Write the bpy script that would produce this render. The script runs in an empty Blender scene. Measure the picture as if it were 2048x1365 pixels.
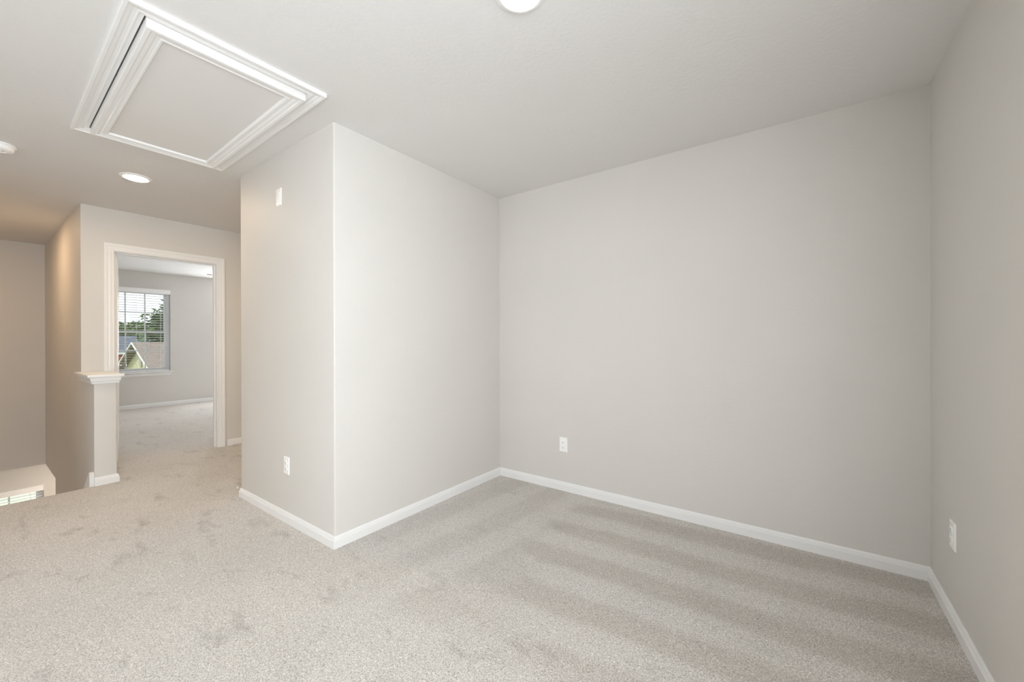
import bpy, bmesh, math, random
from mathutils import Vector, Matrix

random.seed(7)
SC = bpy.context.scene
COL = SC.collection
R = math.radians

# ------------------------------------------------------------------ camera
CAM_H = 1.1874
cd = bpy.data.cameras.new('camera')
cd.sensor_fit = 'HORIZONTAL'
cd.sensor_width = 36.0
cd.lens = 36.0 * 800.05 / 2048.0
cd.clip_start = 0.02
cd.clip_end = 500
cam = bpy.data.objects.new('camera', cd)
COL.objects.link(cam)
yaw, pitch, roll = R(36.0118), R(-0.0856), R(0.1466)
cam.matrix_world = (Matrix.Translation((0, 0, CAM_H)) @ Matrix.Rotation(yaw, 4, 'Z')
                    @ Matrix.Rotation(math.pi / 2 + pitch, 4, 'X') @ Matrix.Rotation(-roll, 4, 'Z'))
SC.camera = cam

# ------------------------------------------------------------------ view
SC.view_settings.view_transform = 'Standard'
SC.view_settings.look = 'None'
SC.view_settings.gamma = 1
SC.view_settings.use_curve_mapping = False
SC.view_settings.exposure = -0.07
SC.cycles.max_bounces = 14
SC.cycles.diffuse_bounces = 10
SC.cycles.sample_clamp_indirect = 6.0
SC.cycles.use_denoising = True
SC.cycles.caustics_reflective = False
SC.cycles.caustics_refractive = False

# ------------------------------------------------------------------ sky
W = bpy.data.worlds.new('sky')
SC.world = W
W.use_nodes = True
nt = W.node_tree
nt.nodes.clear()
wo = nt.nodes.new('ShaderNodeOutputWorld')
wb = nt.nodes.new('ShaderNodeBackground')
tc = nt.nodes.new('ShaderNodeTexCoord')
nz = nt.nodes.new('ShaderNodeTexNoise')
nz.inputs['Scale'].default_value = 3.0
nz.inputs['Detail'].default_value = 5
cr = nt.nodes.new('ShaderNodeValToRGB')
cr.color_ramp.elements[0].position = 0.35
cr.color_ramp.elements[0].color = (0.88, 0.93, 1.0, 1)
cr.color_ramp.elements[1].position = 0.6
cr.color_ramp.elements[1].color = (1.0, 1.0, 1.0, 1)
nt.links.new(tc.outputs['Generated'], nz.inputs['Vector'])
nt.links.new(nz.outputs['Fac'], cr.inputs['Fac'])
nt.links.new(cr.outputs['Color'], wb.inputs['Color'])
wb.inputs['Strength'].default_value = 1.8
nt.links.new(wb.outputs['Background'], wo.inputs['Surface'])

sd = bpy.data.lights.new('sun', 'SUN')
sd.energy = 2.4
sd.angle = R(1.0)
sd.color = (1.0, 0.96, 0.88)
sun = bpy.data.objects.new('sun', sd)
COL.objects.link(sun)
sun.rotation_euler = Vector((0.35, 0.60, -0.70)).to_track_quat('-Z', 'Y').to_euler()


def area(name, loc, direction, sx, sy, power, color):
    l = bpy.data.lights.new(name, 'AREA')
    l.shape = 'RECTANGLE'
    l.size, l.size_y = sx, sy
    l.energy = power
    l.color = color
    o = bpy.data.objects.new(name, l)
    o.location = loc
    o.rotation_euler = Vector(direction).to_track_quat('-Z', 'Y').to_euler()
    COL.objects.link(o)
    return o


# daylight through the windows; the bedroom and lower ones are unseen, added as fill
DAY = (0.91, 0.953, 1.0)
area('daylight_loft_window', (0.545, -0.40, 1.38), (-1, 0, 0), 1.5, 1.65, 105, DAY)
area('daylight_rear_window', (-2.1, -2.955, 1.38), (0, 1, 0), 1.75, 1.45, 14, DAY)
area('fill_bedroom_window', (-9.50, 3.60, 1.38), (1, 0, 0), 0.85, 1.4, 62, (0.93, 0.955, 1.0))
area('fill_lower_window', (-9.50, 2.7, -1.9), (1, 0, 0), 1.4, 0.9, 18, DAY)
LENS_HALL, LENS_LOFT, LENS_STAIR, LENS_LOWER_FILL = 225.0, 60.0, 215.0, 1000.0

# ------------------------------------------------------------------ dimensions (metres)
H = 2.44
XL, YB, XR, YF = -2.167, 2.797, 0.507, 1.252
XBOX, XD, YS, XF = -3.467, -5.292, 0.636, -7.945
XE, XW = -4.70, -9.547
T = 0.13
ZG = -3.14        # ground storey floor


# ------------------------------------------------------------------ materials
def new_mat(name):
    m = bpy.data.materials.new(name)
    m.use_nodes = True
    n = m.node_tree
    b = n.nodes['Principled BSDF']
    return m, n, b


def paint(name, col, rough=0.6, bump=0.0, scale=120.0, var=0.015, dist=0.002, spec=0.3):
    m, n, b = new_mat(name)
    b.inputs['Roughness'].default_value = rough
    b.inputs['Specular IOR Level'].default_value = spec
    t = n.nodes.new('ShaderNodeTexCoord')
    a = n.nodes.new('ShaderNodeTexNoise')
    a.inputs['Scale'].default_value = 2.3
    a.inputs['Detail'].default_value = 3
    r = n.nodes.new('ShaderNodeValToRGB')
    r.color_ramp.elements[0].position = 0.3
    r.color_ramp.elements[1].position = 0.7
    r.color_ramp.elements[0].color = tuple(max(0, c * (1 - var)) for c in col) + (1,)
    r.color_ramp.elements[1].color = tuple(min(1, c * (1 + var)) for c in col) + (1,)
    n.links.new(t.outputs['Object'], a.inputs['Vector'])
    n.links.new(a.outputs['Fac'], r.inputs['Fac'])
    n.links.new(r.outputs['Color'], b.inputs['Base Color'])
    if bump:
        c = n.nodes.new('ShaderNodeTexNoise')
        c.inputs['Scale'].default_value = scale
        c.inputs['Detail'].default_value = 3
        c.inputs['Roughness'].default_value = 0.55
        bp = n.nodes.new('ShaderNodeBump')
        bp.inputs['Strength'].default_value = bump
        bp.inputs['Distance'].default_value = dist
        n.links.new(t.outputs['Object'], c.inputs['Vector'])
        n.links.new(c.outputs['Fac'], bp.inputs['Height'])
        n.links.new(bp.outputs['Normal'], b.inputs['Normal'])
    return m


def emit(name, col, strength):
    m, n, b = new_mat(name)
    b.inputs['Base Color'].default_value = (0.9, 0.9, 0.88, 1)
    b.inputs['Emission Color'].default_value = col + (1,)
    b.inputs['Emission Strength'].default_value = strength
    return m


def carpet():
    m, n, b = new_mat('carpet')
    b.inputs['Roughness'].default_value = 0.95
    b.inputs['Specular IOR Level'].default_value = 0.1
    b.inputs['Sheen Weight'].default_value = 0.25
    b.inputs['Sheen Roughness'].default_value = 0.5
    L = n.links.new
    t = n.nodes.new('ShaderNodeTexCoord')

    def noise(scale, detail, rough=0.5, vec=None):
        a = n.nodes.new('ShaderNodeTexNoise')
        a.inputs['Scale'].default_value = scale
        a.inputs['Detail'].default_value = detail
        a.inputs['Roughness'].default_value = rough
        L(vec if vec else t.outputs['Object'], a.inputs['Vector'])
        return a.outputs['Fac']

    def ramp(fac, p0, c0, p1, c1, mode='LINEAR'):
        r = n.nodes.new('ShaderNodeValToRGB')
        r.color_ramp.interpolation = mode
        r.color_ramp.elements[0].position = p0
        r.color_ramp.elements[1].position = p1
        r.color_ramp.elements[0].color = c0 + (1,)
        r.color_ramp.elements[1].color = c1 + (1,)
        L(fac, r.inputs['Fac'])
        return r.outputs['Color']

    def mul(a, c, fac=1.0):
        x = n.nodes.new('ShaderNodeMix')
        x.data_type = 'RGBA'
        x.blend_type = 'MULTIPLY'
        x.inputs[0].default_value = fac
        L(a, x.inputs[6])
        L(c, x.inputs[7])
        return x.outputs[2]

    # twisted yarn tufts: cell pattern about 5 mm across, squeezed by noise
    warp = n.nodes.new('ShaderNodeTexNoise')
    warp.inputs['Scale'].default_value = 90
    warp.inputs['Detail'].default_value = 2
    L(t.outputs['Object'], warp.inputs['Vector'])
    add = n.nodes.new('ShaderNodeVectorMath')
    add.operation = 'MULTIPLY_ADD'
    L(warp.outputs['Color'], add.inputs[0])
    add.inputs[1].default_value = (0.02, 0.02, 0.02)
    L(t.outputs['Object'], add.inputs[2])
    fine = noise(210, 4, 0.65, add.outputs[0])
    tuft = n.nodes.new('ShaderNodeTexVoronoi')
    tuft.inputs['Scale'].default_value = 150
    L(add.outputs[0], tuft.inputs['Vector'])
    col = ramp(fine, 0.34, (0.32, 0.288, 0.255), 0.66, (0.98, 0.94, 0.885))
    # rows the vacuum left: nap leans both ways; right rows painted darker as corner shade
    sep = n.nodes.new('ShaderNodeSeparateXYZ')
    L(t.outputs['Object'], sep.inputs[0])
    wob = noise(1.7, 2, 0.5)

    def math_(op, a, c, clamp=False):
        x = n.nodes.new('ShaderNodeMath')
        x.operation = op
        x.use_clamp = clamp
        for k, q in enumerate((a, c)):
            if isinstance(q, (int, float)):
                x.inputs[k].default_value = q
            else:
                L(q, x.inputs[k])
        return x.outputs[0]

    def bands(direction, rot, scale, dist):
        mp = n.nodes.new('ShaderNodeMapping')
        mp.inputs['Rotation'].default_value = (0, 0, R(rot))
        L(t.outputs['Object'], mp.inputs['Vector'])
        wv = n.nodes.new('ShaderNodeTexWave')
        wv.wave_type = 'BANDS'
        wv.bands_direction = direction
        wv.inputs['Scale'].default_value = scale
        wv.inputs['Distortion'].default_value = dist
        wv.inputs['Detail'].default_value = 2.0
        wv.inputs['Detail Scale'].default_value = 0.8
        L(mp.outputs[0], wv.inputs['Vector'])
        return wv.outputs['Fac']

    def soft_step(v, a, w):       # 0 below a, 1 above a + w, with a wobbly edge
        q = math_('SUBTRACT', v, a)
        q = math_('ADD', q, math_('MULTIPLY', math_('SUBTRACT', wob, 0.5), 1.2))
        return math_('DIVIDE', q, w, True)

    def mask(colr, m_):
        x = n.nodes.new('ShaderNodeMix')
        x.data_type = 'RGBA'
        L(m_, x.inputs[0])
        x.inputs[6].default_value = (1, 1, 1, 1)
        L(colr, x.inputs[7])
        return x.outputs[2]
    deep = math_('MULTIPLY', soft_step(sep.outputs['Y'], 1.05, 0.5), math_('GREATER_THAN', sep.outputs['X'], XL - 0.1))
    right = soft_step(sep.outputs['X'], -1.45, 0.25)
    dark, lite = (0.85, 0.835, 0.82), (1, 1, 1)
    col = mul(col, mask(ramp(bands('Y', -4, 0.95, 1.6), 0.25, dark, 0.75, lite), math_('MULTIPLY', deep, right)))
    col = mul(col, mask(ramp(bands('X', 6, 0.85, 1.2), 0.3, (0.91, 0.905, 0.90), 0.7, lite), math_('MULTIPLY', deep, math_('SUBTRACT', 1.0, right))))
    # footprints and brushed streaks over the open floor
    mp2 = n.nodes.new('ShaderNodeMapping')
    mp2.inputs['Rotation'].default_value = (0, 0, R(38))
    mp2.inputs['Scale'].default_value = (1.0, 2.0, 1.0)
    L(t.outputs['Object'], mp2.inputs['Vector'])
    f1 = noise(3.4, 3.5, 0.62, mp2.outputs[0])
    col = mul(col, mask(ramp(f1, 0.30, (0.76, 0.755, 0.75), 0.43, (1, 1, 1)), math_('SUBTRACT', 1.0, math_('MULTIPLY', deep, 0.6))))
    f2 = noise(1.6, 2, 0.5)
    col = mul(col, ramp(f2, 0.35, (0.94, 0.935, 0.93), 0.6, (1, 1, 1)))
    L(col, b.inputs['Base Color'])
    bp = n.nodes.new('ShaderNodeBump')
    bp.inputs['Strength'].default_value = 0.75
    bp.inputs['Distance'].default_value = 0.006
    L(fine, bp.inputs['Height'])
    bp2 = n.nodes.new('ShaderNodeBump')
    bp2.inputs['Strength'].default_value = 0.3
    bp2.inputs['Distance'].default_value = 0.004
    L(tuft.outputs['Distance'], bp2.inputs['Height'])
    L(bp.outputs[0], bp2.inputs['Normal'])
    L(bp2.outputs[0], b.inputs['Normal'])
    return m


def shingle(name, col):
    m, n, b = new_mat(name)
    b.inputs['Roughness'].default_value = 0.9
    t = n.nodes.new('ShaderNodeTexCoord')
    br = n.nodes.new('ShaderNodeTexBrick')
    br.inputs['Scale'].default_value = 1.0
    br.inputs['Brick Width'].default_value = 0.35
    br.inputs['Row Height'].default_value = 0.16
    br.inputs['Mortar Size'].default_value = 0.012
    br.inputs['Color1'].default_value = col + (1,)
    br.inputs['Color2'].default_value = tuple(c * 0.8 for c in col) + (1,)
    br.inputs['Mortar'].default_value = tuple(c * 0.6 for c in col) + (1,)
    mp = n.nodes.new('ShaderNodeMapping')
    mp.inputs['Rotation'].default_value = (0, 0, R(90))
    n.links.new(t.outputs['Object'], mp.inputs['Vector'])
    n.links.new(mp.outputs[0], br.inputs['Vector'])
    n.links.new(br.outputs['Color'], b.inputs['Base Color'])
    return m


def glass():
    m, n, b = new_mat('window_glass')
    out = [x for x in n.nodes if x.type == 'OUTPUT_MATERIAL'][0]
    tr = n.nodes.new('ShaderNodeBsdfTransparent')
    tr.inputs['Color'].default_value = (0.94, 0.97, 0.96, 1)
    gl = n.nodes.new('ShaderNodeBsdfGlossy')
    gl.inputs['Roughness'].default_value = 0.03
    fr = n.nodes.new('ShaderNodeFresnel')
    fr.inputs['IOR'].default_value = 1.45
    mx = n.nodes.new('ShaderNodeMixShader')
    n.links.new(fr.outputs[0], mx.inputs[0])
    n.links.new(tr.outputs[0], mx.inputs[1])
    n.links.new(gl.outputs[0], mx.inputs[2])
    n.links.new(mx.outputs[0], out.inputs['Surface'])
    return m


def leaves(name, c0, c1):
    m, n, b = new_mat(name)
    b.inputs['Roughness'].default_value = 0.7
    t = n.nodes.new('ShaderNodeTexCoord')
    a = n.nodes.new('ShaderNodeTexNoise')
    a.inputs['Scale'].default_value = 1.8
    a.inputs['Detail'].default_value = 4
    r = n.nodes.new('ShaderNodeValToRGB')
    r.color_ramp.elements[0].position = 0.35
    r.color_ramp.elements[1].position = 0.65
    r.color_ramp.elements[0].color = c0 + (1,)
    r.color_ramp.elements[1].color = c1 + (1,)
    n.links.new(t.outputs['Object'], a.inputs['Vector'])
    n.links.new(a.outputs['Fac'], r.inputs['Fac'])
    n.links.new(r.outputs['Color'], b.inputs['Base Color'])
    return m


M = {}
M['wall'] = paint('wall_paint', (0.665, 0.645, 0.615), 0.55, 0.35, 75, 0.012, 0.0025)
M['ceil'] = paint('ceiling_paint', (0.73, 0.722, 0.71), 0.75, 0.40, 60, 0.01, 0.003)
M['trim'] = paint('trim_enamel', (0.83, 0.83, 0.825), 0.35, 0, 0, 0.005)
M['panel'] = paint('hatch_panel_paint', (0.74, 0.73, 0.715), 0.6, 0.1, 90, 0.01)
M['plastic'] = paint('white_plastic', (0.90, 0.90, 0.89), 0.3, 0, 0, 0.002)
M['slot'] = paint('slot_dark', (0.10, 0.095, 0.09), 0.6)
M['gap'] = paint('attic_dark', (0.22, 0.20, 0.18), 0.9)
M['metal'] = paint('satin_nickel', (0.55, 0.53, 0.5), 0.35)
M['metal'].node_tree.nodes['Principled BSDF'].inputs['Metallic'].default_value = 1
M['vinyl'] = paint('window_vinyl', (0.87, 0.885, 0.90), 0.4)
M['slat'] = paint('blind_slat', (0.93, 0.93, 0.94), 0.45)
M['glass'] = glass()
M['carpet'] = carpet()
M['lens_loft'] = emit('lens_loft', (1.0, 0.97, 0.93), LENS_LOFT)
M['lens_hall'] = emit('lens_hall', (1.0, 0.76, 0.50), LENS_HALL)
M['lens_stair'] = emit('lens_stair', (1.0, 0.675, 0.40), LENS_STAIR)
M['lens_lower_fill'] = emit('lens_lower_fill', (1.0, 0.86, 0.72), LENS_LOWER_FILL)
M['glare_ground'] = paint('pale_glare', (0.52, 0.54, 0.45), 0.9, 0.2, 30, 0.06)  # pale tone paints the glare of overexposed ground
M['grass'] = leaves('lawn_grass', (0.10, 0.17, 0.05), (0.24, 0.30, 0.12))
M['leaf_dark'] = leaves('tree_leaves', (0.03, 0.06, 0.02), (0.12, 0.19, 0.05))
M['leaf_light'] = leaves('treeline_leaves', (0.09, 0.15, 0.05), (0.26, 0.33, 0.13))
M['leaf_pale'] = leaves('shrub_leaves', (0.20, 0.26, 0.12), (0.55, 0.58, 0.42))
M['bark'] = paint('bark', (0.14, 0.10, 0.07), 0.9, 0.5, 12, 0.2, 0.02)
M['siding'] = paint('yellow_siding', (0.60, 0.55, 0.36), 0.7, 0.0, 0, 0.05)
M['siding_dark'] = paint('grey_siding', (0.42, 0.40, 0.36), 0.7, 0.0, 0, 0.05)
M['brick'] = paint('red_brick', (0.55, 0.13, 0.10), 0.8, 0.0, 0, 0.12)
M['roof_brown'] = shingle('brown_shingles', (0.27, 0.215, 0.185))
M['roof_blue'] = shingle('slate_blue_shingles', (0.11, 0.13, 0.18))
M['roof_pale'] = shingle('pale_grey_shingles', (0.30, 0.35, 0.40))
M['asphalt'] = paint('asphalt', (0.20, 0.20, 0.20), 0.9)


# ------------------------------------------------------------------ mesh helpers
def box(bm, x0, x1, y0, y1, z0, z1, mat=None):
    vs = [bm.verts.new(p) for p in ((x0, y0, z0), (x1, y0, z0), (x1, y1, z0), (x0, y1, z0),
                                    (x0, y0, z1), (x1, y0, z1), (x1, y1, z1), (x0, y1, z1))]
    for f in ((0, 3, 2, 1), (4, 5, 6, 7), (0, 1, 5, 4), (1, 2, 6, 5), (2, 3, 7, 6), (3, 0, 4, 7)):
        bm.faces.new([vs[i] for i in f])
    return vs


def rbox(bm, x0, x1, y0, y1, z0, z1, r=0.002, seg=2):
    t = bmesh.new()
    box(t, x0, x1, y0, y1, z0, z1)
    bmesh.ops.bevel(t, geom=list(t.edges), offset=r, segments=seg, affect='EDGES', profile=0.5)
    me = bpy.data.meshes.new('tmp')
    t.to_mesh(me)
    bm.from_mesh(me)
    bpy.data.meshes.remove(me)
    t.free()


def lathe(bm, prof, n=32, centre=(0, 0, 0), axis='Z'):
    """prof: [(radius, height)]; closed with caps where radius is 0"""
    rings = []
    for r, h in prof:
        if r <= 1e-6:
            rings.append([(0, 0, h)])
        else:
            rings.append([(r * math.cos(2 * math.pi * i / n), r * math.sin(2 * math.pi * i / n), h) for i in range(n)])

    def mapp(p):
        x, y, z = p
        if axis == 'X':
            p = (z, x, y)
        elif axis == 'Y':
            p = (x, z, y)
        return tuple(a + b for a, b in zip(p, centre))
    rv = [[bm.verts.new(mapp(p)) for p in ring] for ring in rings]
    for a, b in zip(rv[:-1], rv[1:]):
        if len(a) == 1 and len(b) == 1:
            continue
        for i in range(n):
            j = (i + 1) % n
            if len(a) == 1:
                bm.faces.new((a[0], b[i], b[j]))
            elif len(b) == 1:
                bm.faces.new((a[i], a[j], b[0]))
            else:
                bm.faces.new((a[i], a[j], b[j], b[i]))


def sweep(bm, prof, path, closed=False, mapper=None):
    """prof: [(d, t)]; d is offset to the LEFT of the path in its plane, t out of the plane.  Mitred."""
    n = len(path)
    pts = [Vector(p) for p in path]
    offs = []
    for i in range(n):
        if closed:
            a = (pts[i] - pts[i - 1]).normalized()
            b = (pts[(i + 1) % n] - pts[i]).normalized()
        else:
            a = (pts[i] - pts[i - 1]).normalized() if i else None
            b = (pts[i + 1] - pts[i]).normalized() if i < n - 1 else None
            a = a or b
            b = b or a
        na, nb = Vector((-a.y, a.x)), Vector((-b.y, b.x))
        s = na + nb
        s = s / s.length
        s = s / max(0.2, s.dot(na))
        offs.append(s)
    rings = []
    for i in range(n):
        ring = []
        for d, t in prof:
            q = pts[i] + offs[i] * d
            p = (q.x, q.y, t)
            ring.append(bm.verts.new(mapper(p) if mapper else p))
        rings.append(ring)
    m = len(prof)
    for i in range(n if closed else n - 1):
        a, b = rings[i], rings[(i + 1) % n]
        for k in range(m):
            l = (k + 1) % m
            bm.faces.new((a[k], a[l], b[l], b[k]))
    if not closed:
        bm.faces.new(rings[0][::-1])
        bm.faces.new(rings[-1])


def obj(name, bm, mat, parent=None, smooth=False, props=None):
    bmesh.ops.recalc_face_normals(bm, faces=bm.faces[:])
    me = bpy.data.meshes.new(name)
    bm.to_mesh(me)
    bm.free()
    me.materials.append(mat)
    if smooth:
        for p in me.polygons:
            p.use_smooth = True
    o = bpy.data.objects.new(name, me)
    COL.objects.link(o)
    if parent:
        o.parent = parent
    for k, v in (props or {}).items():
        o[k] = v
    return o


def struct(name, bm, mat, parent=None):
    return obj(name, bm, mat, parent, props=None if parent else {'kind': 'structure'})


def thing(name, label, cat, loc=(0, 0, 0), rot=(0, 0, 0), group=None, kind=None):
    o = bpy.data.objects.new(name, None)
    o.empty_display_size = 0.05
    COL.objects.link(o)
    o.location = loc
    o.rotation_euler = rot
    if label:
        o['label'] = label
    if cat:
        o['category'] = cat
    if group:
        o['group'] = group
    if kind:
        o['kind'] = kind
    return o


def smooth_angle(o, deg=35):
    for p in o.data.polygons:
        p.use_smooth = True
    o.data.set_sharp_from_angle(angle=R(deg))


def panel(bm, ax, t0, t1, a0, a1, z0, z1, holes=()):
    """wall slab across axis ax ('X' or 'Y') between t0..t1, running a0..a1, with rectangular holes (a,b,za,zb)"""
    As = sorted({a0, a1, *[h[0] for h in holes], *[h[1] for h in holes]})
    Zs = sorted({z0, z1, *[h[2] for h in holes], *[h[3] for h in holes]})
    na, nz_ = len(As) - 1, len(Zs) - 1

    def solid(i, j):
        if i < 0 or j < 0 or i >= na or j >= nz_:
            return False
        ca, cz = (As[i] + As[i + 1]) / 2, (Zs[j] + Zs[j + 1]) / 2
        return not any(h[0] < ca < h[1] and h[2] < cz < h[3] for h in holes)
    cache = {}

    def v(i, j, k):
        key = (i, j, k)
        if key not in cache:
            t = (t0, t1)[k]
            p = (t, As[i], Zs[j]) if ax == 'X' else (As[i], t, Zs[j])
            cache[key] = bm.verts.new(p)
        return cache[key]
    for i in range(na):
        for j in range(nz_):
            if not solid(i, j):
                continue
            for k in (0, 1):
                bm.faces.new((v(i, j, k), v(i + 1, j, k), v(i + 1, j + 1, k), v(i, j + 1, k)))
            if not solid(i - 1, j):
                bm.faces.new((v(i, j, 0), v(i, j, 1), v(i, j + 1, 1), v(i, j + 1, 0)))
            if not solid(i + 1, j):
                bm.faces.new((v(i + 1, j, 0), v(i + 1, j, 1), v(i + 1, j + 1, 1), v(i + 1, j + 1, 0)))
            if not solid(i, j - 1):
                bm.faces.new((v(i, j, 0), v(i + 1, j, 0), v(i + 1, j, 1), v(i, j, 1)))
            if not solid(i, j + 1):
                bm.faces.new((v(i, j + 1, 0), v(i + 1, j + 1, 0), v(i + 1, j + 1, 1), v(i, j + 1, 1)))


def bevel_vertical(bm, pts, r=0.008):
    es = [e for e in bm.edges if abs(e.verts[0].co.x - e.verts[1].co.x) < 1e-6
          and abs(e.verts[0].co.y - e.verts[1].co.y) < 1e-6
          and any(abs(e.verts[0].co.x - p[0]) < 1e-4 and abs(e.verts[0].co.y - p[1]) < 1e-4 for p in pts)]
    bmesh.ops.bevel(bm, geom=es, offset=r, segments=4, affect='EDGES', profile=0.5)


# window openings
WIN_BED = (1.365, 2.290, 0.625, 2.125)           # y0,y1,z0,z1 in the far bedroom wall
WIN_LOW = (-0.180, 0.745, -2.55, -1.045)         # ground storey, seen down the stairwell
WIN_LOW_FILL = (2.2, 3.2, -2.65, -1.15)  # unseen lower window, added for extra light downstairs
WIN_LOFT = (-1.30, 0.50, 0.60, 2.16)            # right wall behind the camera
WIN_REAR = (-3.05, -1.15, 0.60, 2.16)            # rear wall (x range)
WIN_BED_FILL = (3.10, 4.08, 0.60, 2.16)              # unseen bedroom window, added to hold a fill light

# ------------------------------------------------------------------ room shell
b = bmesh.new(); panel(b, 'Y', YB, YB + T, XL, XR + T, -0.40, H)
struct('wall_back', b, M['wall'])
b = bmesh.new(); panel(b, 'X', XR, XR + T, -3.10, YB, -0.40, H, [WIN_LOFT])
struct('wall_right', b, M['wall'])
b = bmesh.new(); panel(b, 'Y', -3.10, -2.97, XE - T, XR, -0.40, H, [WIN_REAR])
struct('wall_rear', b, M['wall'])
b = bmesh.new(); panel(b, 'X', XE - T, XE, -2.97, -0.42, -0.40, H)
struct('wall_left', b, M['wall'])
b = bmesh.new(); box(b, XBOX, XL, YF, 4.20, 0.0, H)
bevel_vertical(b, [(XBOX, YF), (XL, YF)])
o = struct('wall_closet', b, M['wall']); smooth_angle(o, 50)
b = bmesh.new(); panel(b, 'Y', -0.55, -0.42, XW, XE - T, ZG, H)
struct('wall_stair_near', b, M['wall'])
b = bmesh.new(); panel(b, 'X', XF - 0.12, XF, -0.42, YS, -0.40, H)
struct('wall_stair_end', b, M['wall'])
b = bmesh.new()
panel(b, 'Y', YS, YS + T, XW, XE, ZG, H, [(XW - 0.01, -7.013, ZG - 0.01, -0.40), (XD, XE + 0.01, 0.0, H + 0.01)])
bevel_vertical(b, [(XD, YS)], 0.006)
struct('wall_stair_far', b, M['wall'])
b = bmesh.new(); panel(b, 'X', XD - 0.12, XD, YS + T, 4.20, 0.0, H, [(0.83, 1.70, -0.01, 2.065)])
struct('wall_doorway', b, M['wall'])
b = bmesh.new()
panel(b, 'X', XW - 0.15, XW, -0.55, 4.33, ZG, H, [WIN_BED, WIN_BED_FILL, WIN_LOW, WIN_LOW_FILL])
struct('wall_exterior', b, M['wall'])
b = bmesh.new(); panel(b, 'Y', 4.20, 4.33, XW, XL, ZG, H)
struct('wall_far_side', b, M['wall'])
b = bmesh.new(); panel(b, 'X', XE, XE + T, -0.55, 4.20, ZG, -0.40)
struct('wall_lower', b, M['wall'])

# ceiling with the hole of the attic hatch
HX0, HX1, HY0, HY1 = -3.351, -2.025, 0.421, 1.033
b = bmesh.new()
RX0, RX1, RY0, RY1 = HX0 - 0.012, HX1 + 0.012, HY0 - 0.02, HY1 + 0.02
for x0, x1, y0, y1 in ((XD - 0.12, RX0, -3.1, 4.33), (RX1, XR + T, -3.1, 4.33), (RX0, RX1, -3.1, RY0), (RX0, RX1, RY1, 4.33)):
    box(b, x0, x1, y0, y1, H, H + 0.15)
struct('ceiling', b, M['ceil'])
b = bmesh.new(); box(b, XW - 0.15, XD - 0.12, -0.55, YS + T * 0.5, H, H + 0.15)
struct('ceiling_stairwell', b, M['ceil'])
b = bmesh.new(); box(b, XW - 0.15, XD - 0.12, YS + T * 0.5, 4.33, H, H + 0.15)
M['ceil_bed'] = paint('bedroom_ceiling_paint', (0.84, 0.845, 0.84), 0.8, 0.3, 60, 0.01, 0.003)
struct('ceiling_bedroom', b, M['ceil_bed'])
b = bmesh.new(); box(b, XW, XF - 0.12, -0.42, YS, -0.40, -0.25)
box(b, XW, XE, YS + T, 4.2, -0.40, -0.20)
struct('ceiling_lower', b, M['ceil'])

# floors: one carpet through loft, hall and bedroom
b = bmesh.new()
box(b, XE, XR, -2.97, YF, -0.30, 0)
box(b, XL, XR, YF, YB, -0.30, 0)
box(b, XD, XE, YS + T, 4.2, -0.19, 0)
box(b, XE, XBOX, YF, 4.2, -0.30, 0)
bmesh.ops.remove_doubles(b, verts=b.verts[:], dist=1e-5)
es = [e for e in b.edges if all(abs(v.co.x - XE) < 1e-4 and abs(v.co.z) < 1e-4 and v.co.y < YS + 0.7 for v in e.verts)]
es = [e for e in es if min(v.co.y for v in e.verts) < -1]
bmesh.ops.bevel(b, geom=es, offset=0.018, segments=4, affect='EDGES', profile=0.5)
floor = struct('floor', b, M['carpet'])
b = bmesh.new()
box(b, XW, XD, YS + T, 4.2, -0.19, 0)
struct('floor_bedroom', b, M['carpet'])
b = bmesh.new()
box(b, XW, XE, -0.42, 4.2, ZG - 0.15, ZG)
struct('floor_lower', b, M['carpet'])

# stairs going down from the edge of the loft (14 carpeted steps)
b = bmesh.new()
NR, RUN = 16, 0.262
rise = -ZG / NR
for i in range(1, NR):
    x1 = XE - RUN * (i - 1)
    x0 = x1 - RUN
    zt = -rise * i
    zb = max(ZG, zt - rise - 0.12)
    box(b, x0, x1 + 0.02 if i > 1 else x1, -0.42, YS, zb, zt)
struct('floor_stairs', b, M['carpet'])

# ------------------------------------------------------------------ baseboards
BB = [(0, 0), (0.013, 0), (0.013, 0.044), (0.0125, 0.0455), (0.0098, 0.0465), (0.0098, 0.0525), (0.0080, 0.0540), (0.0072, 0.060), (0.0040, 0.0655), (0.0030, 0.068), (0, 0.068)]


def baseboard(name, path):
    bm = bmesh.new()
    sweep(bm, BB, path)
    return struct(name, bm, M['trim'])


# path direction: the board sits to the LEFT of the path
baseboard('baseboard_right', [(XR, -2.97), (XR, YB - 0.0135)])
baseboard('baseboard_back', [(XR - 0.0, YB), (XL + 0.0135, YB)])
baseboard('baseboard_closet', [(XL, YB), (XL, YF), (XBOX, YF), (XBOX, 4.20)])
baseboard('baseboard_doorway', [(XD, 4.20), (XD, 1.770)])
baseboard('baseboard_rear', [(XE, -2.97), (XR - 0.0135, -2.97)])
baseboard('baseboard_left', [(XE, -0.42), (XE, -2.9565)])
baseboard('baseboard_bedroom_far', [(XW, 4.20), (XW, YS + T)])
baseboard('baseboard_bedroom_side', [(XW + 0.0135, YS + T), (XD - 0.14, YS + T)])
baseboard('baseboard_bedroom_north', [(XD - 0.12, 4.20), (XW + 0.0135, 4.20)])

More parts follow.
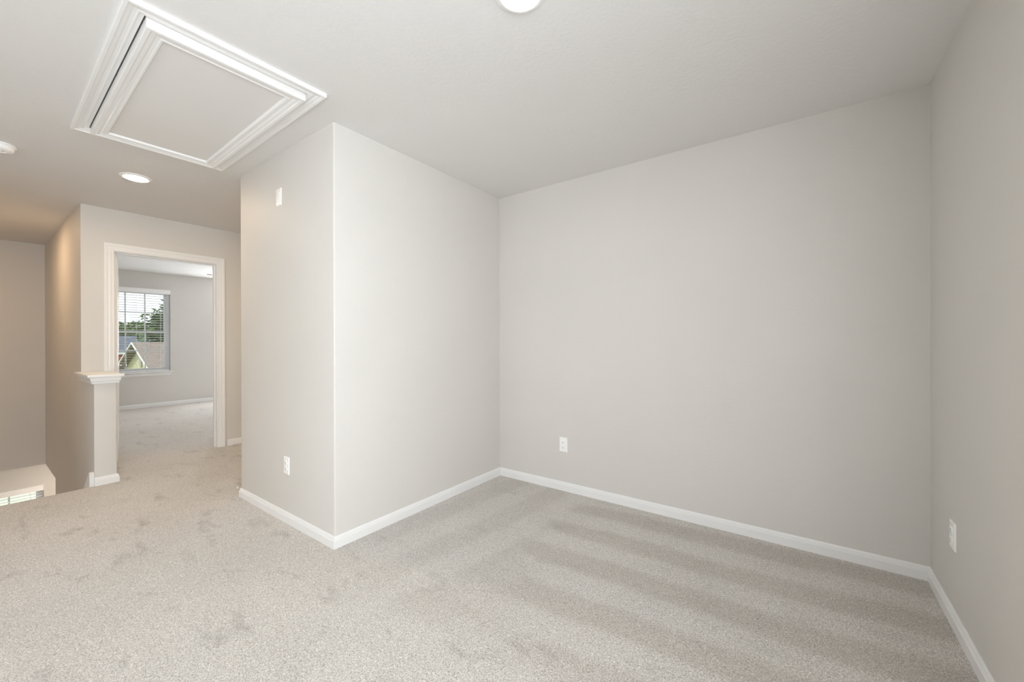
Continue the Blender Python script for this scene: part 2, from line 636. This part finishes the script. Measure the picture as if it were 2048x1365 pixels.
# half wall guarding the stairwell, with its cap and baseboard
YG0, YG1, XG = YS, 0.772, XE
b = bmesh.new(); box(b, XD, XG, YG0, YG1, 0.0, 0.845)
bevel_vertical(b, [(XG, YG0), (XG, YG1)], 0.008)
g = struct('wall_guard', b, M['wall']); smooth_angle(g, 50)
b = bmesh.new()
sweep(b, [(0, 0.838), (0.013, 0.838), (0.015, 0.841), (0.015, 0.850), (0.012, 0.853), (0.018, 0.857), (0.022, 0.864), (0.023, 0.882), (0.027, 0.884), (0.028, 0.893), (0, 0.893)],
      [(XD, YG1), (XG, YG1), (XG, YG0), (XD, YG0)])
mould = struct('cap_moulding', b, M['trim'], g); mould['label'] = 'white stepped bed moulding'
b = bmesh.new()
rbox(b, XD, XG + 0.042, YG0 - 0.042, YG1 + 0.042, 0.893, 0.913, 0.004, 3)
cap = struct('cap', b, M['trim'], g); cap['label'] = 'white painted cap board'
baseboard('baseboard_guard', [(XD + 0.02, YG1), (XG, YG1), (XG, YG0 + 0.001)])

# skirt board following the stairs down
b = bmesh.new()
prof = [(XG - 0.005, 0.0), (XG - 0.005, 0.105), (XG - 0.03, 0.112), (XG - 0.055, 0.100)]
L_ = 3.1
sl = rise / RUN
prof += [(XG - 0.055 - L_, 0.100 - L_ * sl), (XG - 0.055 - L_, -0.25 - L_ * sl), (XG - 0.005, -0.25)]
vs0 = [b.verts.new((x, YS - 0.026, z)) for x, z in prof]
vs1 = [b.verts.new((x, YS, z)) for x, z in prof]
b.faces.new(vs0); b.faces.new(vs1[::-1])
for i in range(len(prof)):
    j = (i + 1) % len(prof)
    b.faces.new((vs0[i], vs0[j], vs1[j], vs1[i]))
struct('trim_stair_skirt', b, M['trim'])

# ------------------------------------------------------------------ doorway
CAS = [(0, 0), (0, 0.009), (0.004, 0.0115), (0.010, 0.010), (0.018, 0.0115), (0.030, 0.0135), (0.040, 0.0115),
       (0.044, 0.015), (0.054, 0.0175), (0.066, 0.018), (0.070, 0.015), (0.070, 0)]
door = thing('door_1', None, None, kind='structure')
D0, D1, DZ = 0.852, 1.680, 2.048     # casing inner edges
b = bmesh.new()
sweep(b, CAS, [(D0, 0.0), (D0, DZ), (D1, DZ), (D1, 0.0)], mapper=lambda p: (XD + p[2], p[0], p[1]))
# left of path: going up on the left side, left is -Y (outwards)
struct('casing', b, M['trim'], door)
b = bmesh.new()
sweep(b, CAS, [(D0, 0.0), (D0, DZ), (D1, DZ), (D1, 0.0)], mapper=lambda p: (XD - 0.12 - p[2], p[0], p[1]))
struct('casing', b, M['trim'], door)
b = bmesh.new()
x0, x1 = XD - 0.1205, XD + 0.0005
box(b, x0, x1, D0 - 0.014, D0 + 0.005, 0, DZ + 0.014)
box(b, x0, x1, D1 - 0.005, D1 + 0.014, 0, DZ + 0.014)
box(b, x0, x1, D0 + 0.005, D1 - 0.005, DZ - 0.005, DZ + 0.014)
struct('jamb', b, M['trim'], door)
b = bmesh.new()
xs0, xs1 = XD - 0.083, XD - 0.048
box(b, xs0, xs1, D0 + 0.005, D0 + 0.016, 0, DZ - 0.005)
box(b, xs0, xs1, D1 - 0.016, D1 - 0.005, 0, DZ - 0.005)
box(b, xs0, xs1, D0 + 0.016, D1 - 0.016, DZ - 0.016, DZ - 0.005)
struct('door_stop_strip', b, M['trim'], door)
# the open door leaf, folded into the bedroom (hinged on the left jamb)
LW, LT, LZ = 0.805, 0.035, 2.02
ang = R(10)
leafm = Matrix.Translation((XD - 0.122, D0 + 0.006, 0)) @ Matrix.Rotation(ang, 4, 'Z').inverted()
b = bmesh.new()
rbox(b, -LW, 0, 0, LT, 0.012, LZ, 0.002, 1)
for (pz0, pz1) in ((0.22, 0.95), (1.08, 1.88)):
    for (px0, px1) in ((-0.70, -0.45), (-0.355, -0.105)):
        for yy in (0.0, LT):
            s = -1 if yy == 0 else 1
            sweep(b, [(0, 0), (0.0, 0.003), (0.012, 0.006), (0.02, 0.0)], [(px0, pz0), (px1, pz0), (px1, pz1), (px0, pz1)], closed=True,
                  mapper=lambda p, yy=yy, s=s: (p[0], yy + s * p[2], p[1]))
b.transform(leafm)
leaf = struct('leaf', b, M['trim'], door)
b = bmesh.new()
for s, yy in ((-1, 0), (1, LT)):
    lathe(b, [(0, 0), (0.03, 0), (0.032, 0.004 * s), (0.012, 0.008 * s), (0.011, 0.03 * s), (0.022, 0.038 * s), (0.027, 0.05 * s), (0.022, 0.062 * s), (0, 0.066 * s)],
          24, (-LW + 0.06, yy, 0.92), 'Y')
b.transform(leafm)
k = struct('knob', b, M['metal'], leaf); k['label'] = 'satin metal door knob'
for hz in (0.25, 1.05, 1.82):
    b = bmesh.new()
    lathe(b, [(0, 0), (0.006, 0), (0.006, 0.09), (0, 0.09)], 12, (XD - 0.126, D0 + 0.004, hz))
    struct('hinge', b, M['metal'], door)


# ------------------------------------------------------------------ windows
def window(name, w, h, mat4, sill=True, muntins=True):
    """local: x along the wall (0..w), z up (0..h), y=0 inner wall face, +y outwards"""
    root = thing(name, None, None, kind='structure')

    def part(nm, bm, mt, par=root):
        bm.transform(mat4)
        return struct(nm, bm, mt, par)
    d0, d1 = 0.085, 0.145
    f = 0.040
    b = bmesh.new()
    box(b, 0, f, d0, d1, 0, h); box(b, w - f, w, d0, d1, 0, h)
    box(b, f, w - f, d0, d1, 0, f); box(b, f, w - f, d0, d1, h - f, h)
    part('window_frame', b, M['vinyl'])
    mid = h * 0.487
    for nm, z0, z1, y0 in (('lower_sash', f, mid + 0.02, 0.088), ('upper_sash', mid - 0.02, h - f, 0.113)):
        s = 0.030
        b = bmesh.new()
        y1 = y0 + 0.022
        rbox(b, f, f + s, y0, y1, z0, z1, 0.002, 1); rbox(b, w - f - s, w - f, y0, y1, z0, z1, 0.002, 1)
        box(b, f + s, w - f - s, y0, y1, z0, z0 + 0.036); box(b, f + s, w - f - s, y0, y1, z1 - 0.036, z1)
        sash = part(nm, b, M['vinyl'])
        gx0, gx1, gz0, gz1 = f + s, w - f - s, z0 + 0.036, z1 - 0.036
        b = bmesh.new()
        box(b, gx0 - 0.004, gx1 + 0.004, y0 + 0.009, y0 + 0.013, gz0 - 0.004, gz1 + 0.004)
        part('glass', b, M['glass'], sash)
        if muntins:
            b = bmesh.new()
            for i in (1, 2):
                c = gx0 + (gx1 - gx0) * i / 3
                box(b, c - 0.009, c + 0.009, y0 + 0.003, y0 + 0.019, gz0, gz1)
            c = (gz0 + gz1) / 2
            box(b, gx0, gx1, y0 + 0.004, y0 + 0.018, c - 0.009, c + 0.009)
            part('muntins', b, M['vinyl'], sash)
    if sill:
        b = bmesh.new()
        rbox(b, -0.035, w + 0.035, -0.045, 0.0, -0.004, 0.018, 0.004, 3)
        box(b, 0.0, w, -0.001, d0, -0.004, 0.018)
        part('window_sill', b, M['trim'])
        b = bmesh.new()
        sweep(b, [(0, 0), (0.014, 0.0), (0.022, -0.008), (0.014, -0.018), (0.012, -0.045), (0.008, -0.06), (0, -0.062)],
              [(-0.01, 0.0), (w + 0.01, 0.0)][::-1], mapper=lambda p: (p[0], p[1], p[2] - 0.004))
        part('apron', b, M['trim'])
    return root


def blind(label, w, h, mat4, bottom, tilt=0.0):
    """faux wood blind hung inside the opening, moulded valance on the front"""
    root = thing('window_blind', label, 'blind')

    def part(nm, bm, mt, par=root):
        bm.transform(mat4)
        return obj(nm, bm, mt, par)
    b = bmesh.new()   # moulded valance with returns, in front of the wall face
    vp = [(0.0, 0.0), (0.012, 0.0), (0.014, 0.010), (0.012, 0.022), (0.013, 0.050), (0.019, 0.060), (0.028, 0.068), (0.030, 0.076), (0.030, 0.080), (0, 0.080)]
    sweep(b, vp, [(w - 0.004, 0.0), (w - 0.004, -0.026), (0.004, -0.026), (0.004, 0.0)][::-1],
          mapper=lambda p: (p[0], p[1], p[2] + h - 0.070))
    part('valance', b, M['slat'])
    b = bmesh.new()
    box(b, 0.008, w - 0.008, 0.008, 0.062, h - 0.05, h - 0.004)
    part('headrail', b, M['slat'])
    b = bmesh.new()
    n = int((h - 0.06 - bottom) / 0.044)
    zs = []
    for i in range(n):
        z = h - 0.075 - i * 0.044
        if z < bottom + 0.03:
            break
        zs.append(z)
        dz = 0.025 * math.sin(tilt)
        vs = box(b, 0.010, w - 0.010, 0.010, 0.060, z, z + 0.0028)
        for v in vs:
            v.co.z += dz * (1 if v.co.y > 0.035 else -1)
    part('slats', b, M['slat'])
    b = bmesh.new()
    rbox(b, 0.010, w - 0.010, 0.012, 0.058, bottom, bottom + 0.018, 0.003, 2)
    part('bottom_rail', b, M['slat'])
    b = bmesh.new()
    for c in (0.13, w / 2, w - 0.13):
        for yy in (0.009, 0.0605):
            box(b, c - 0.0012, c + 0.0012, yy - 0.001, yy + 0.001, bottom + 0.01, h - 0.05)
    part('ladder_cords', b, M['slat'])
    b = bmesh.new()
    lathe(b, [(0, 0), (0.004, 0), (0.004, 0.55), (0, 0.55)], 8, (0.06, -0.002 + 0.006, h - 0.65))
    part('tilt_wand', b, M['slat'])
    return root


def wall_frame_X(y0, z0, xin):      # window in an exterior wall whose outside is -X
    return Matrix(((0, -1, 0, xin), (1, 0, 0, y0), (0, 0, 1, z0), (0, 0, 0, 1)))


mb = wall_frame_X(WIN_BED[0], WIN_BED[2], XW)
window('window_1', WIN_BED[1] - WIN_BED[0], WIN_BED[3] - WIN_BED[2], mb)
blind('white slatted blind lowered over the bedroom window seen through the doorway', WIN_BED[1] - WIN_BED[0],
      WIN_BED[3] - WIN_BED[2], mb, 0.022, R(-4))
ml = wall_frame_X(WIN_LOW[0], WIN_LOW[2], XW)
window('window_2', WIN_LOW[1] - WIN_LOW[0], WIN_LOW[3] - WIN_LOW[2], ml)
blind('white slatted blind on the lower window seen down the stairwell', WIN_LOW[1] - WIN_LOW[0],
      WIN_LOW[3] - WIN_LOW[2], ml, 0.022, R(-4))
window('window_3', WIN_LOFT[1] - WIN_LOFT[0], WIN_LOFT[3] - WIN_LOFT[2],
       Matrix(((0, 1, 0, XR), (-1, 0, 0, WIN_LOFT[1]), (0, 0, 1, WIN_LOFT[2]), (0, 0, 0, 1))), muntins=False)
window('window_4', WIN_REAR[1] - WIN_REAR[0], WIN_REAR[3] - WIN_REAR[2],
       Matrix(((-1, 0, 0, WIN_REAR[1]), (0, -1, 0, -2.97), (0, 0, 1, WIN_REAR[2]), (0, 0, 0, 1))), muntins=False)
window('window_bed_fill', WIN_BED_FILL[1] - WIN_BED_FILL[0], WIN_BED_FILL[3] - WIN_BED_FILL[2], wall_frame_X(WIN_BED_FILL[0], WIN_BED_FILL[2], XW), muntins=False)  # added window around the bedroom fill light, out of view
window('window_low_fill', WIN_LOW_FILL[1] - WIN_LOW_FILL[0], WIN_LOW_FILL[3] - WIN_LOW_FILL[2], wall_frame_X(WIN_LOW_FILL[0], WIN_LOW_FILL[2], XW), muntins=False)  # added window around the lower fill light, out of view

# ------------------------------------------------------------------ attic hatch in the ceiling
hatch = thing('attic_hatch', 'white framed attic access hatch set in the ceiling', 'attic hatch', (-2.688, 0.732, H), (0, 0, R(-1.1)))
hm = Matrix.Translation((2.688, -0.727, -H))


def hpart(nm, bm, mt, label=None, par=hatch):
    bm.transform(hm)
    o = obj(nm, bm, mt, par)
    if label:
        o['label'] = label
    return o


OX0, OX1, OY0, OY1 = -3.419, -1.957, 0.353, 1.101
b = bmesh.new()   # outer casing: path is the outer edge, profile runs inwards, thick edge outside
OC = [(0, 0), (0, 0.018), (0.003, 0.020), (0.014, 0.020), (0.018, 0.016), (0.030, 0.0135), (0.034, 0.0105), (0.044, 0.0105), (0.050, 0.0125),
      (0.056, 0.009), (0.062, 0.008), (0.068, 0.008), (0.068, 0)]
sweep(b, OC, [(OX0, OY0), (OX1, OY0), (OX1, OY1), (OX0, OY1)], closed=True, mapper=lambda p: (p[0], p[1], H - p[2]))
hpart('casing', b, M['trim'])
b = bmesh.new()   # rough opening sides
for x0, x1, y0, y1 in ((HX0 - 0.0005, HX0 + 0.002, HY0, HY1), (HX1 - 0.002, HX1 + 0.0005, HY0, HY1), (HX0, HX1, HY0 - 0.0005, HY0 + 0.002), (HX0, HX1, HY1 - 0.002, HY1 + 0.0005)):
    box(b, x0, x1, y0, y1, H - 0.006, H + 0.14)
box(b, HX0, HX1, HY0, HY1, H + 0.135, H + 0.15)
hpart('opening_lining', b, M['gap'], 'dark gap around the hatch panel')
PX0, PX1, PY0, PY1 = HX0 + 0.003, HX1 - 0.004, HY0 + 0.006, HY1 - 0.003
b = bmesh.new()
box(b, PX0, PX1, PY0, PY1, H - 0.026, H + 0.004)
hp = hpart('panel', b, M['panel'], 'flat off-white hatch panel')
b = bmesh.new()
PC = [(0, 0), (0, 0.016), (0.003, 0.018), (0.016, 0.018), (0.021, 0.0145), (0.034, 0.013), (0.040, 0.010), (0.052, 0.010), (0.056, 0.012), (0.062, 0.011), (0.066, 0.006), (0.068, 0)]
sweep(b, PC, [(PX0, PY0), (PX1, PY0), (PX1, PY1), (PX0, PY1)], closed=True, mapper=lambda p: (p[0], p[1], H - 0.026 - p[2]))
hpart('panel_moulding', b, M['trim'], 'white stepped moulding around the panel', hp)


# ------------------------------------------------------------------ ceiling lights
def disc_light(label, x, y, z, lens, r=0.070):
    root = thing('ceiling_light', label, 'ceiling light', (x, y, z), group=None)
    b = bmesh.new()
    lathe(b, [(r, -0.008), (r + 0.004, -0.010), (r + 0.016, -0.008), (r + 0.024, -0.003), (r + 0.025, 0.0), (0, 0.0)], 48)
    smooth_angle(obj('trim_ring', b, M['plastic'], root))
    b = bmesh.new()
    lathe(b, [(r, -0.0085), (r - 0.004, -0.011), (r - 0.02, -0.013), (0, -0.014)], 48)
    o = obj('lens', b, lens, root, smooth=True)
    o['label'] = 'glowing round lens'
    return root


disc_light('round flush ceiling light glowing at the top edge of the loft ceiling', -0.821, 1.184, H, M['lens_loft'])
disc_light('round warm ceiling light glowing between the hatch and the doorway', -4.115, 0.785, H, M['lens_hall'])
disc_light('round warm ceiling light over the stairwell', -6.30, 0.06, H, M['lens_stair'])
disc_light('round warm ceiling light over the hall beyond the closet', -4.35, 2.95, H, M['lens_hall'])
disc_light('unseen round light added to brighten the ground storey', -8.30, 1.60, -0.40, M['lens_lower_fill'])  # not a seen fixture; added to light the lower wall

# smoke detector
root = thing('smoke_detector', 'small round white smoke detector on the hall ceiling left of the hatch', 'smoke detector', (-4.114, 0.144, H))
b = bmesh.new()
lathe(b, [(0, 0), (0.068, 0), (0.070, -0.003), (0.070, -0.012), (0.067, -0.014), (0, -0.014)], 40)
smooth_angle(obj('base_plate', b, M['plastic'], root))
b = bmesh.new()
lathe(b, [(0, -0.014), (0.062, -0.014), (0.063, -0.020), (0.060, -0.034), (0.050, -0.042), (0.030, -0.044), (0.028, -0.041), (0.012, -0.041), (0.010, -0.045), (0, -0.046)], 40)
smooth_angle(obj('cover', b, M['plastic'], root))

# small ceiling sprinkler cover in the bedroom
root = thing('ceiling_vent', 'small dark round vent on the bedroom ceiling', 'vent', (-9.01, 2.76, H))
b = bmesh.new(); lathe(b, [(0, 0), (0.06, 0), (0.062, -0.004), (0.052, -0.010), (0, -0.010)], 28)
obj('cover', b, M['metal'], root)


# ------------------------------------------------------------------ outlets and plates
def plate_bm():
    b = bmesh.new()
    w, h = 0.035, 0.0572
    prof = [(-0.0, 0.0), (0.0, 0.0022), (0.0012, 0.0042), (0.004, 0.0058), (0.008, 0.0064)]
    rings = []
    for d, t in prof:
        rings.append([b.verts.new(p) for p in ((-w + d, -t, -h + d), (w - d, -t, -h + d), (w - d, -t, h - d), (-w + d, -t, h - d))])
    for a, c in zip(rings[:-1], rings[1:]):
        for i in range(4):
            j = (i + 1) % 4
            b.faces.new((a[i], a[j], c[j], c[i]))
    b.faces.new(rings[-1]); b.faces.new(rings[0][::-1])
    return b


def outlet(label, loc, rz):
    """local -y faces the room"""
    root = thing('wall_outlet', label, 'outlet', loc, (0, 0, rz), 'duplex outlets low on the walls')
    obj('cover_plate', plate_bm(), M['plastic'], root)
    for s in (-1, 1):
        b = bmesh.new()
        n = 28
        pts = []
        for i in range(n):
            a = 2 * math.pi * i / n
            x = 0.0172 * math.cos(a)
            z = max(-0.0138, min(0.0138, 0.0172 * math.sin(a)))
            pts.append((x, z))
        c = 0.0195 * s
        v0 = [b.verts.new((x, -0.0060, z + c)) for x, z in pts]
        v1 = [b.verts.new((x, -0.0092, z + c)) for x, z in pts]
        v2 = [b.verts.new((x * 0.93, -0.0098, z * 0.93 + c)) for x, z in pts]
        for A, B in ((v0, v1), (v1, v2)):
            for i in range(n):
                j = (i + 1) % n
                b.faces.new((A[i], A[j], B[j], B[i]))
        b.faces.new(v2)
        rc = obj('receptacle', b, M['plastic'], root)
        b = bmesh.new()
        box(b, -0.0072, -0.0052, -0.0100, -0.0094, c - 0.001, c + 0.0075)
        box(b, 0.0052, 0.0070, -0.0100, -0.0094, c - 0.0, c + 0.0070)
        lathe(b, [(0, -0.0100), (0.0026, -0.0100), (0.0026, -0.0094), (0, -0.0094)], 12, (0, 0, c - 0.0068), 'Y')
        o = obj('slots', b, M['slot'], rc)
        o['label'] = 'dark plug slots'
    b = bmesh.new()
    lathe(b, [(0, -0.0085), (0.0030, -0.0078), (0.0033, -0.0060), (0, -0.006)], 14, (0, 0, 0), 'Y')
    obj('screw', b, M['plastic'], root)
    return root


outlet('white duplex outlet low on the closet wall below the high plate', (-2.737, YF, 0.371), 0)
outlet('white duplex outlet low on the back wall facing the camera', (-1.532, YB, 0.361), 0)
outlet('white duplex outlet on the right wall near the dark carpet corner', (XR, 2.424, 0.371), R(-90))

root = thing('wall_plate', 'white rectangular cover plate high on the closet wall near the ceiling', 'wall plate', (-2.833, YF, 2.149))
obj('cover_plate', plate_bm(), M['plastic'], root)
b = bmesh.new()
rbox(b, -0.0165, 0.0165, -0.0088, -0.0055, -0.033, 0.033, 0.0012, 2)
obj('insert', b, M['plastic'], root)
for z in (-0.0455, 0.0455):
    b = bmesh.new()
    lathe(b, [(0, -0.0080), (0.0028, -0.0074), (0.0030, -0.0060), (0, -0.006)], 12, (0, 0, z), 'Y')
    obj('screw', b, M['plastic'], root)

# spring door stop on the far end of the closet baseboard
root = thing('door_stop', 'small spring door stop with white tip at the end of the closet baseboard', 'door stop', (XBOX - 0.013, YF + 0.006, 0.048))
b = bmesh.new()
lathe(b, [(0, 0), (0.011, 0), (0.011, -0.004), (0.006, -0.006), (0, -0.006)], 20, axis='X')
obj('base', b, M['metal'], root)
b = bmesh.new()
turns, n = 14, 14
prev = None
for i in range(turns * n + 1):
    a = 2 * math.pi * i / n
    x = -0.005 - 0.055 * i / (turns * n)
    ring = []
    for k in range(6):
        q = 2 * math.pi * k / 6
        rr = 0.0052 + 0.0012 * math.cos(q)
        ring.append(b.verts.new((x + 0.0012 * math.sin(q), rr * math.cos(a), rr * math.sin(a))))
    if prev:
        for k in range(6):
            l = (k + 1) % 6
            b.faces.new((prev[k], prev[l], ring[l], ring[k]))
    prev = ring
obj('spring', b, M['metal'], root, smooth=True)
b = bmesh.new()
lathe(b, [(0, -0.058), (0.008, -0.058), (0.0085, -0.062), (0.0085, -0.070), (0.006, -0.074), (0, -0.075)], 20, axis='X')
o = obj('tip', b, M['plastic'], root, smooth=True)
o['label'] = 'white rubber tip'

# ------------------------------------------------------------------ outside
b = bmesh.new()
box(b, -140, -9.75, -60, 90, -3.50, -3.30)
o = obj('ground', b, M['grass'], props={'kind': 'structure'})


def foliage(bm, cx, cy, cz, rx, ry, rz, n, size, rnd):
    for i in range(n):
        while True:
            p = Vector((rnd.uniform(-1, 1), rnd.uniform(-1, 1), rnd.uniform(-1, 1)))
            if 0.25 < p.length < 1:
                break
        lump = 0.82 + 0.18 * math.sin(5 * p.x + 3 * p.z) * math.cos(4 * p.y + 2)
        c = Vector((cx + p.x * rx * lump, cy + p.y * ry * lump, cz + p.z * rz * lump))
        u = Vector((rnd.gauss(0, 1), rnd.gauss(0, 1), rnd.gauss(0, 0.6))).normalized()
        w = u.cross(Vector((rnd.gauss(0, 1), rnd.gauss(0, 1), rnd.gauss(0, 1)))).normalized()
        s = size * rnd.uniform(0.6, 1.3)
        vs = [bm.verts.new(c + u * s), bm.verts.new(c + w * s * 0.55), bm.verts.new(c - u * s), bm.verts.new(c - w * s * 0.55)]
        bm.faces.new(vs)


def tree(name, label, cat, x, y, top, r, leafmat, n=2200, size=0.22, trunk_h=1.6, group=None, blobs=5, seed=1):
    rnd = random.Random(seed)
    z0 = -3.30
    root = thing(name, label, cat, (x, y, z0), group=group)
    hgt = top - z0
    b = bmesh.new()
    segs = []
    base = 0.05 * hgt
    lathe(b, [(0, 0), (base * 1.4, 0), (base, 0.3), (base * 0.8, trunk_h), (base * 0.4, hgt * 0.65), (0, hgt * 0.8)], 10)
    for k in range(5):
        a = k * 1.26 + rnd.random()
        p0 = Vector((0, 0, trunk_h + 0.1 * k * hgt * 0.3))
        p1 = Vector((math.cos(a) * r * 0.6, math.sin(a) * r * 0.6, p0.z + hgt * 0.25))
        for s in range(1):
            d = (p1 - p0)
            q = d.to_track_quat('Z', 'Y')
            t = bmesh.new()
            lathe(t, [(0, 0), (base * 0.4, 0), (base * 0.12, d.length), (0, d.length)], 7)
            t.transform(Matrix.Translation(p0) @ q.to_matrix().to_4x4())
            me = bpy.data.meshes.new('tmp'); t.to_mesh(me); t.free(); b.from_mesh(me); bpy.data.meshes.remove(me)
    obj('trunk', b, M['bark'], root)
    b = bmesh.new()
    ch = (hgt - trunk_h) / 2
    for k in range(blobs):
        a = 2 * math.pi * k / blobs + rnd.random()
        off = 0.42 * r if k else 0
        foliage(b, math.cos(a) * off, math.sin(a) * off, trunk_h + ch * (0.75 + 0.5 * rnd.random() if k else 1.25),
                r * 0.68, r * 0.68, ch * 0.74, n // blobs, size, rnd)
    obj('foliage', b, leafmat, root)
    return root


# the big tree at the right side of the bedroom window
tree('leafy_tree', 'tall dark green tree rising at the right side of the bedroom window', 'tree', -41.0, 10.3, 4.9, 2.9, M['leaf_dark'], 5200, 0.17, 2.4, blobs=7, seed=3)
for i, (x, y, top, r_, lab) in enumerate((
        (-78, 13.0, 4.3, 2.1, 'light green tree at the left end of the far treeline'),
        (-78, 17.9, 4.6, 2.1, 'light green tree in the middle of the far treeline, nearer than its neighbours'),
        (-91, 17.6, 5.2, 2.2, 'light green tree farthest back in the middle of the treeline'),
        (-91, 22.6, 5.0, 2.2, 'light green tree of the treeline behind the dark tree'))):
    tree('treeline_tree', lab, 'tree', x, y, top, r_, M['leaf_light'], 2600, 0.30, 1.0, 'trees of the far treeline', 5, 20 + i)


def house(name, label, gx, gy, ridge_z, eave_z, half, length, axis, wallm, roofm, over=0.45, vent=True):
    """gable end at (gx, gy) facing -Y (axis 'Y'), the ridge running away along +Y"""
    root = thing(name, label, 'house', (gx, gy, -3.30))
    g0 = 0.0
    rz, ez = ridge_z + 3.30, eave_z + 3.30
    sl_ = (rz - ez) / (half + over)
    b = bmesh.new()
    wz = rz - sl_ * half - 0.1
    prof = [(-half, 0), (half, 0), (half, wz), (0, rz - 0.12), (-half, wz)]
    a = [b.verts.new((x, 0, z)) for x, z in prof]
    c = [b.verts.new((x, length, z)) for x, z in prof]
    b.faces.new(a); b.faces.new(c[::-1])
    for i in range(5):
        j = (i + 1) % 5
        b.faces.new((a[i], a[j], c[j], c[i]))
    obj('walls', b, wallm, root)
    b = bmesh.new()
    t = 0.16
    prof = [(-half - over, ez), (0, rz), (half + over, ez), (half + over, ez - t), (0, rz - t), (-half - over, ez - t)]
    a = [b.verts.new((x, -over, z + 0.03)) for x, z in prof]
    c = [b.verts.new((x, length + over, z + 0.03)) for x, z in prof]
    b.faces.new((a[0], a[1], a[4], a[5])); b.faces.new((a[1], a[2], a[3], a[4]))
    b.faces.new((c[1], c[0], c[5], c[4])); b.faces.new((c[2], c[1], c[4], c[3]))
    for i in range(6):
        j = (i + 1) % 6
        b.faces.new((a[i], a[j], c[j], c[i]))
    obj('roof', b, roofm, root)
    b = bmesh.new()
    for s in (-1, 1):
        p = [(0, rz + 0.03), (s * (half + over), ez + 0.03), (s * (half + over), ez - 0.05), (0, rz - 0.05)]
        a = [b.verts.new((x, -over - 0.04, z)) for x, z in p]
        c = [b.verts.new((x, -over, z)) for x, z in p]
        b.faces.new(a); b.faces.new(c[::-1])
        for i in range(4):
            j = (i + 1) % 4
            b.faces.new((a[i], a[j], c[j], c[i]))
        x0 = s * (half + over)
        box(b, min(x0, x0 + s * 0.05), max(x0, x0 + s * 0.05), -over, length + over, ez - 0.18, ez + 0.03)
    obj('fascia', b, M['trim'], root)
    if vent:
        b = bmesh.new()
        zc = rz - (rz - ez) * 0.64
        box(b, -0.25, 0.25, -0.05, 0.0, zc - 0.30, zc + 0.30)
        for k in range(5):
            box(b, -0.30, 0.30, -0.08, -0.04, zc - 0.27 + k * 0.12, zc - 0.23 + k * 0.12)
        obj('gable_vent', b, M['siding_dark'], root)
    for cx_ in (-half * 0.5, half * 0.5):
        b = bmesh.new()
        box(b, cx_ - 0.5, cx_ + 0.5, -0.03, 0.02, 1.0, 2.2)
        wf = obj('window_frame', b, M['trim'], root)
        b = bmesh.new()
        box(b, cx_ - 0.42, cx_ + 0.42, -0.05, -0.03, 1.08, 2.12)
        obj('pane', b, M['slot'], wf)
    return root


house('gabled_house', 'cream yellow house with brown roof, its gable end in the bedroom window', -34.2, 6.75, 1.10, -0.85, 4.4, 16, 'Y', M['siding'], M['roof_brown'])
house('gabled_house', 'red brick house under a dark blue-grey roof behind the yellow house', -60.0, 7.6, 1.75, 0.10, 5.5, 6.2, 'Y', M['brick'], M['roof_blue'], vent=False)
house('gabled_house', 'pale blue-roofed house at the right behind the brown roof', -66.0, 17.6, 1.70, 0.0, 5.5, 9.0, 'Y', M['siding_dark'], M['roof_pale'], vent=False)
house('garden_shed', 'small pale outbuilding with brown roof low at the right of the window', -24.6, 6.75, 0.02, -1.0, 2.4, 3.0, 'Y', M['siding'], M['roof_brown'], 0.3, vent=False)
for i, (x, y, top, lab) in enumerate(((-20.6, 3.75, 0.42, 'pale green shrub low at the left below the yellow gable'),
                                      (-19.8, 5.75, 0.38, 'pale green shrub low at the right of the bedroom window'))):
    tree('tall_shrub', lab, 'shrub', x, y, top, 0.8, M['leaf_pale'], 1800, 0.06, 0.5, 'pale shrubs below the gable', 4, 40 + i)
b = bmesh.new()
box(b, -21.5, -9.75, -6, 16, -3.30, -3.27)
obj('ground_glare', b, M['glare_ground'], props={'kind': 'structure'})  # added pale slab, so ground beyond the lower window looks overexposed
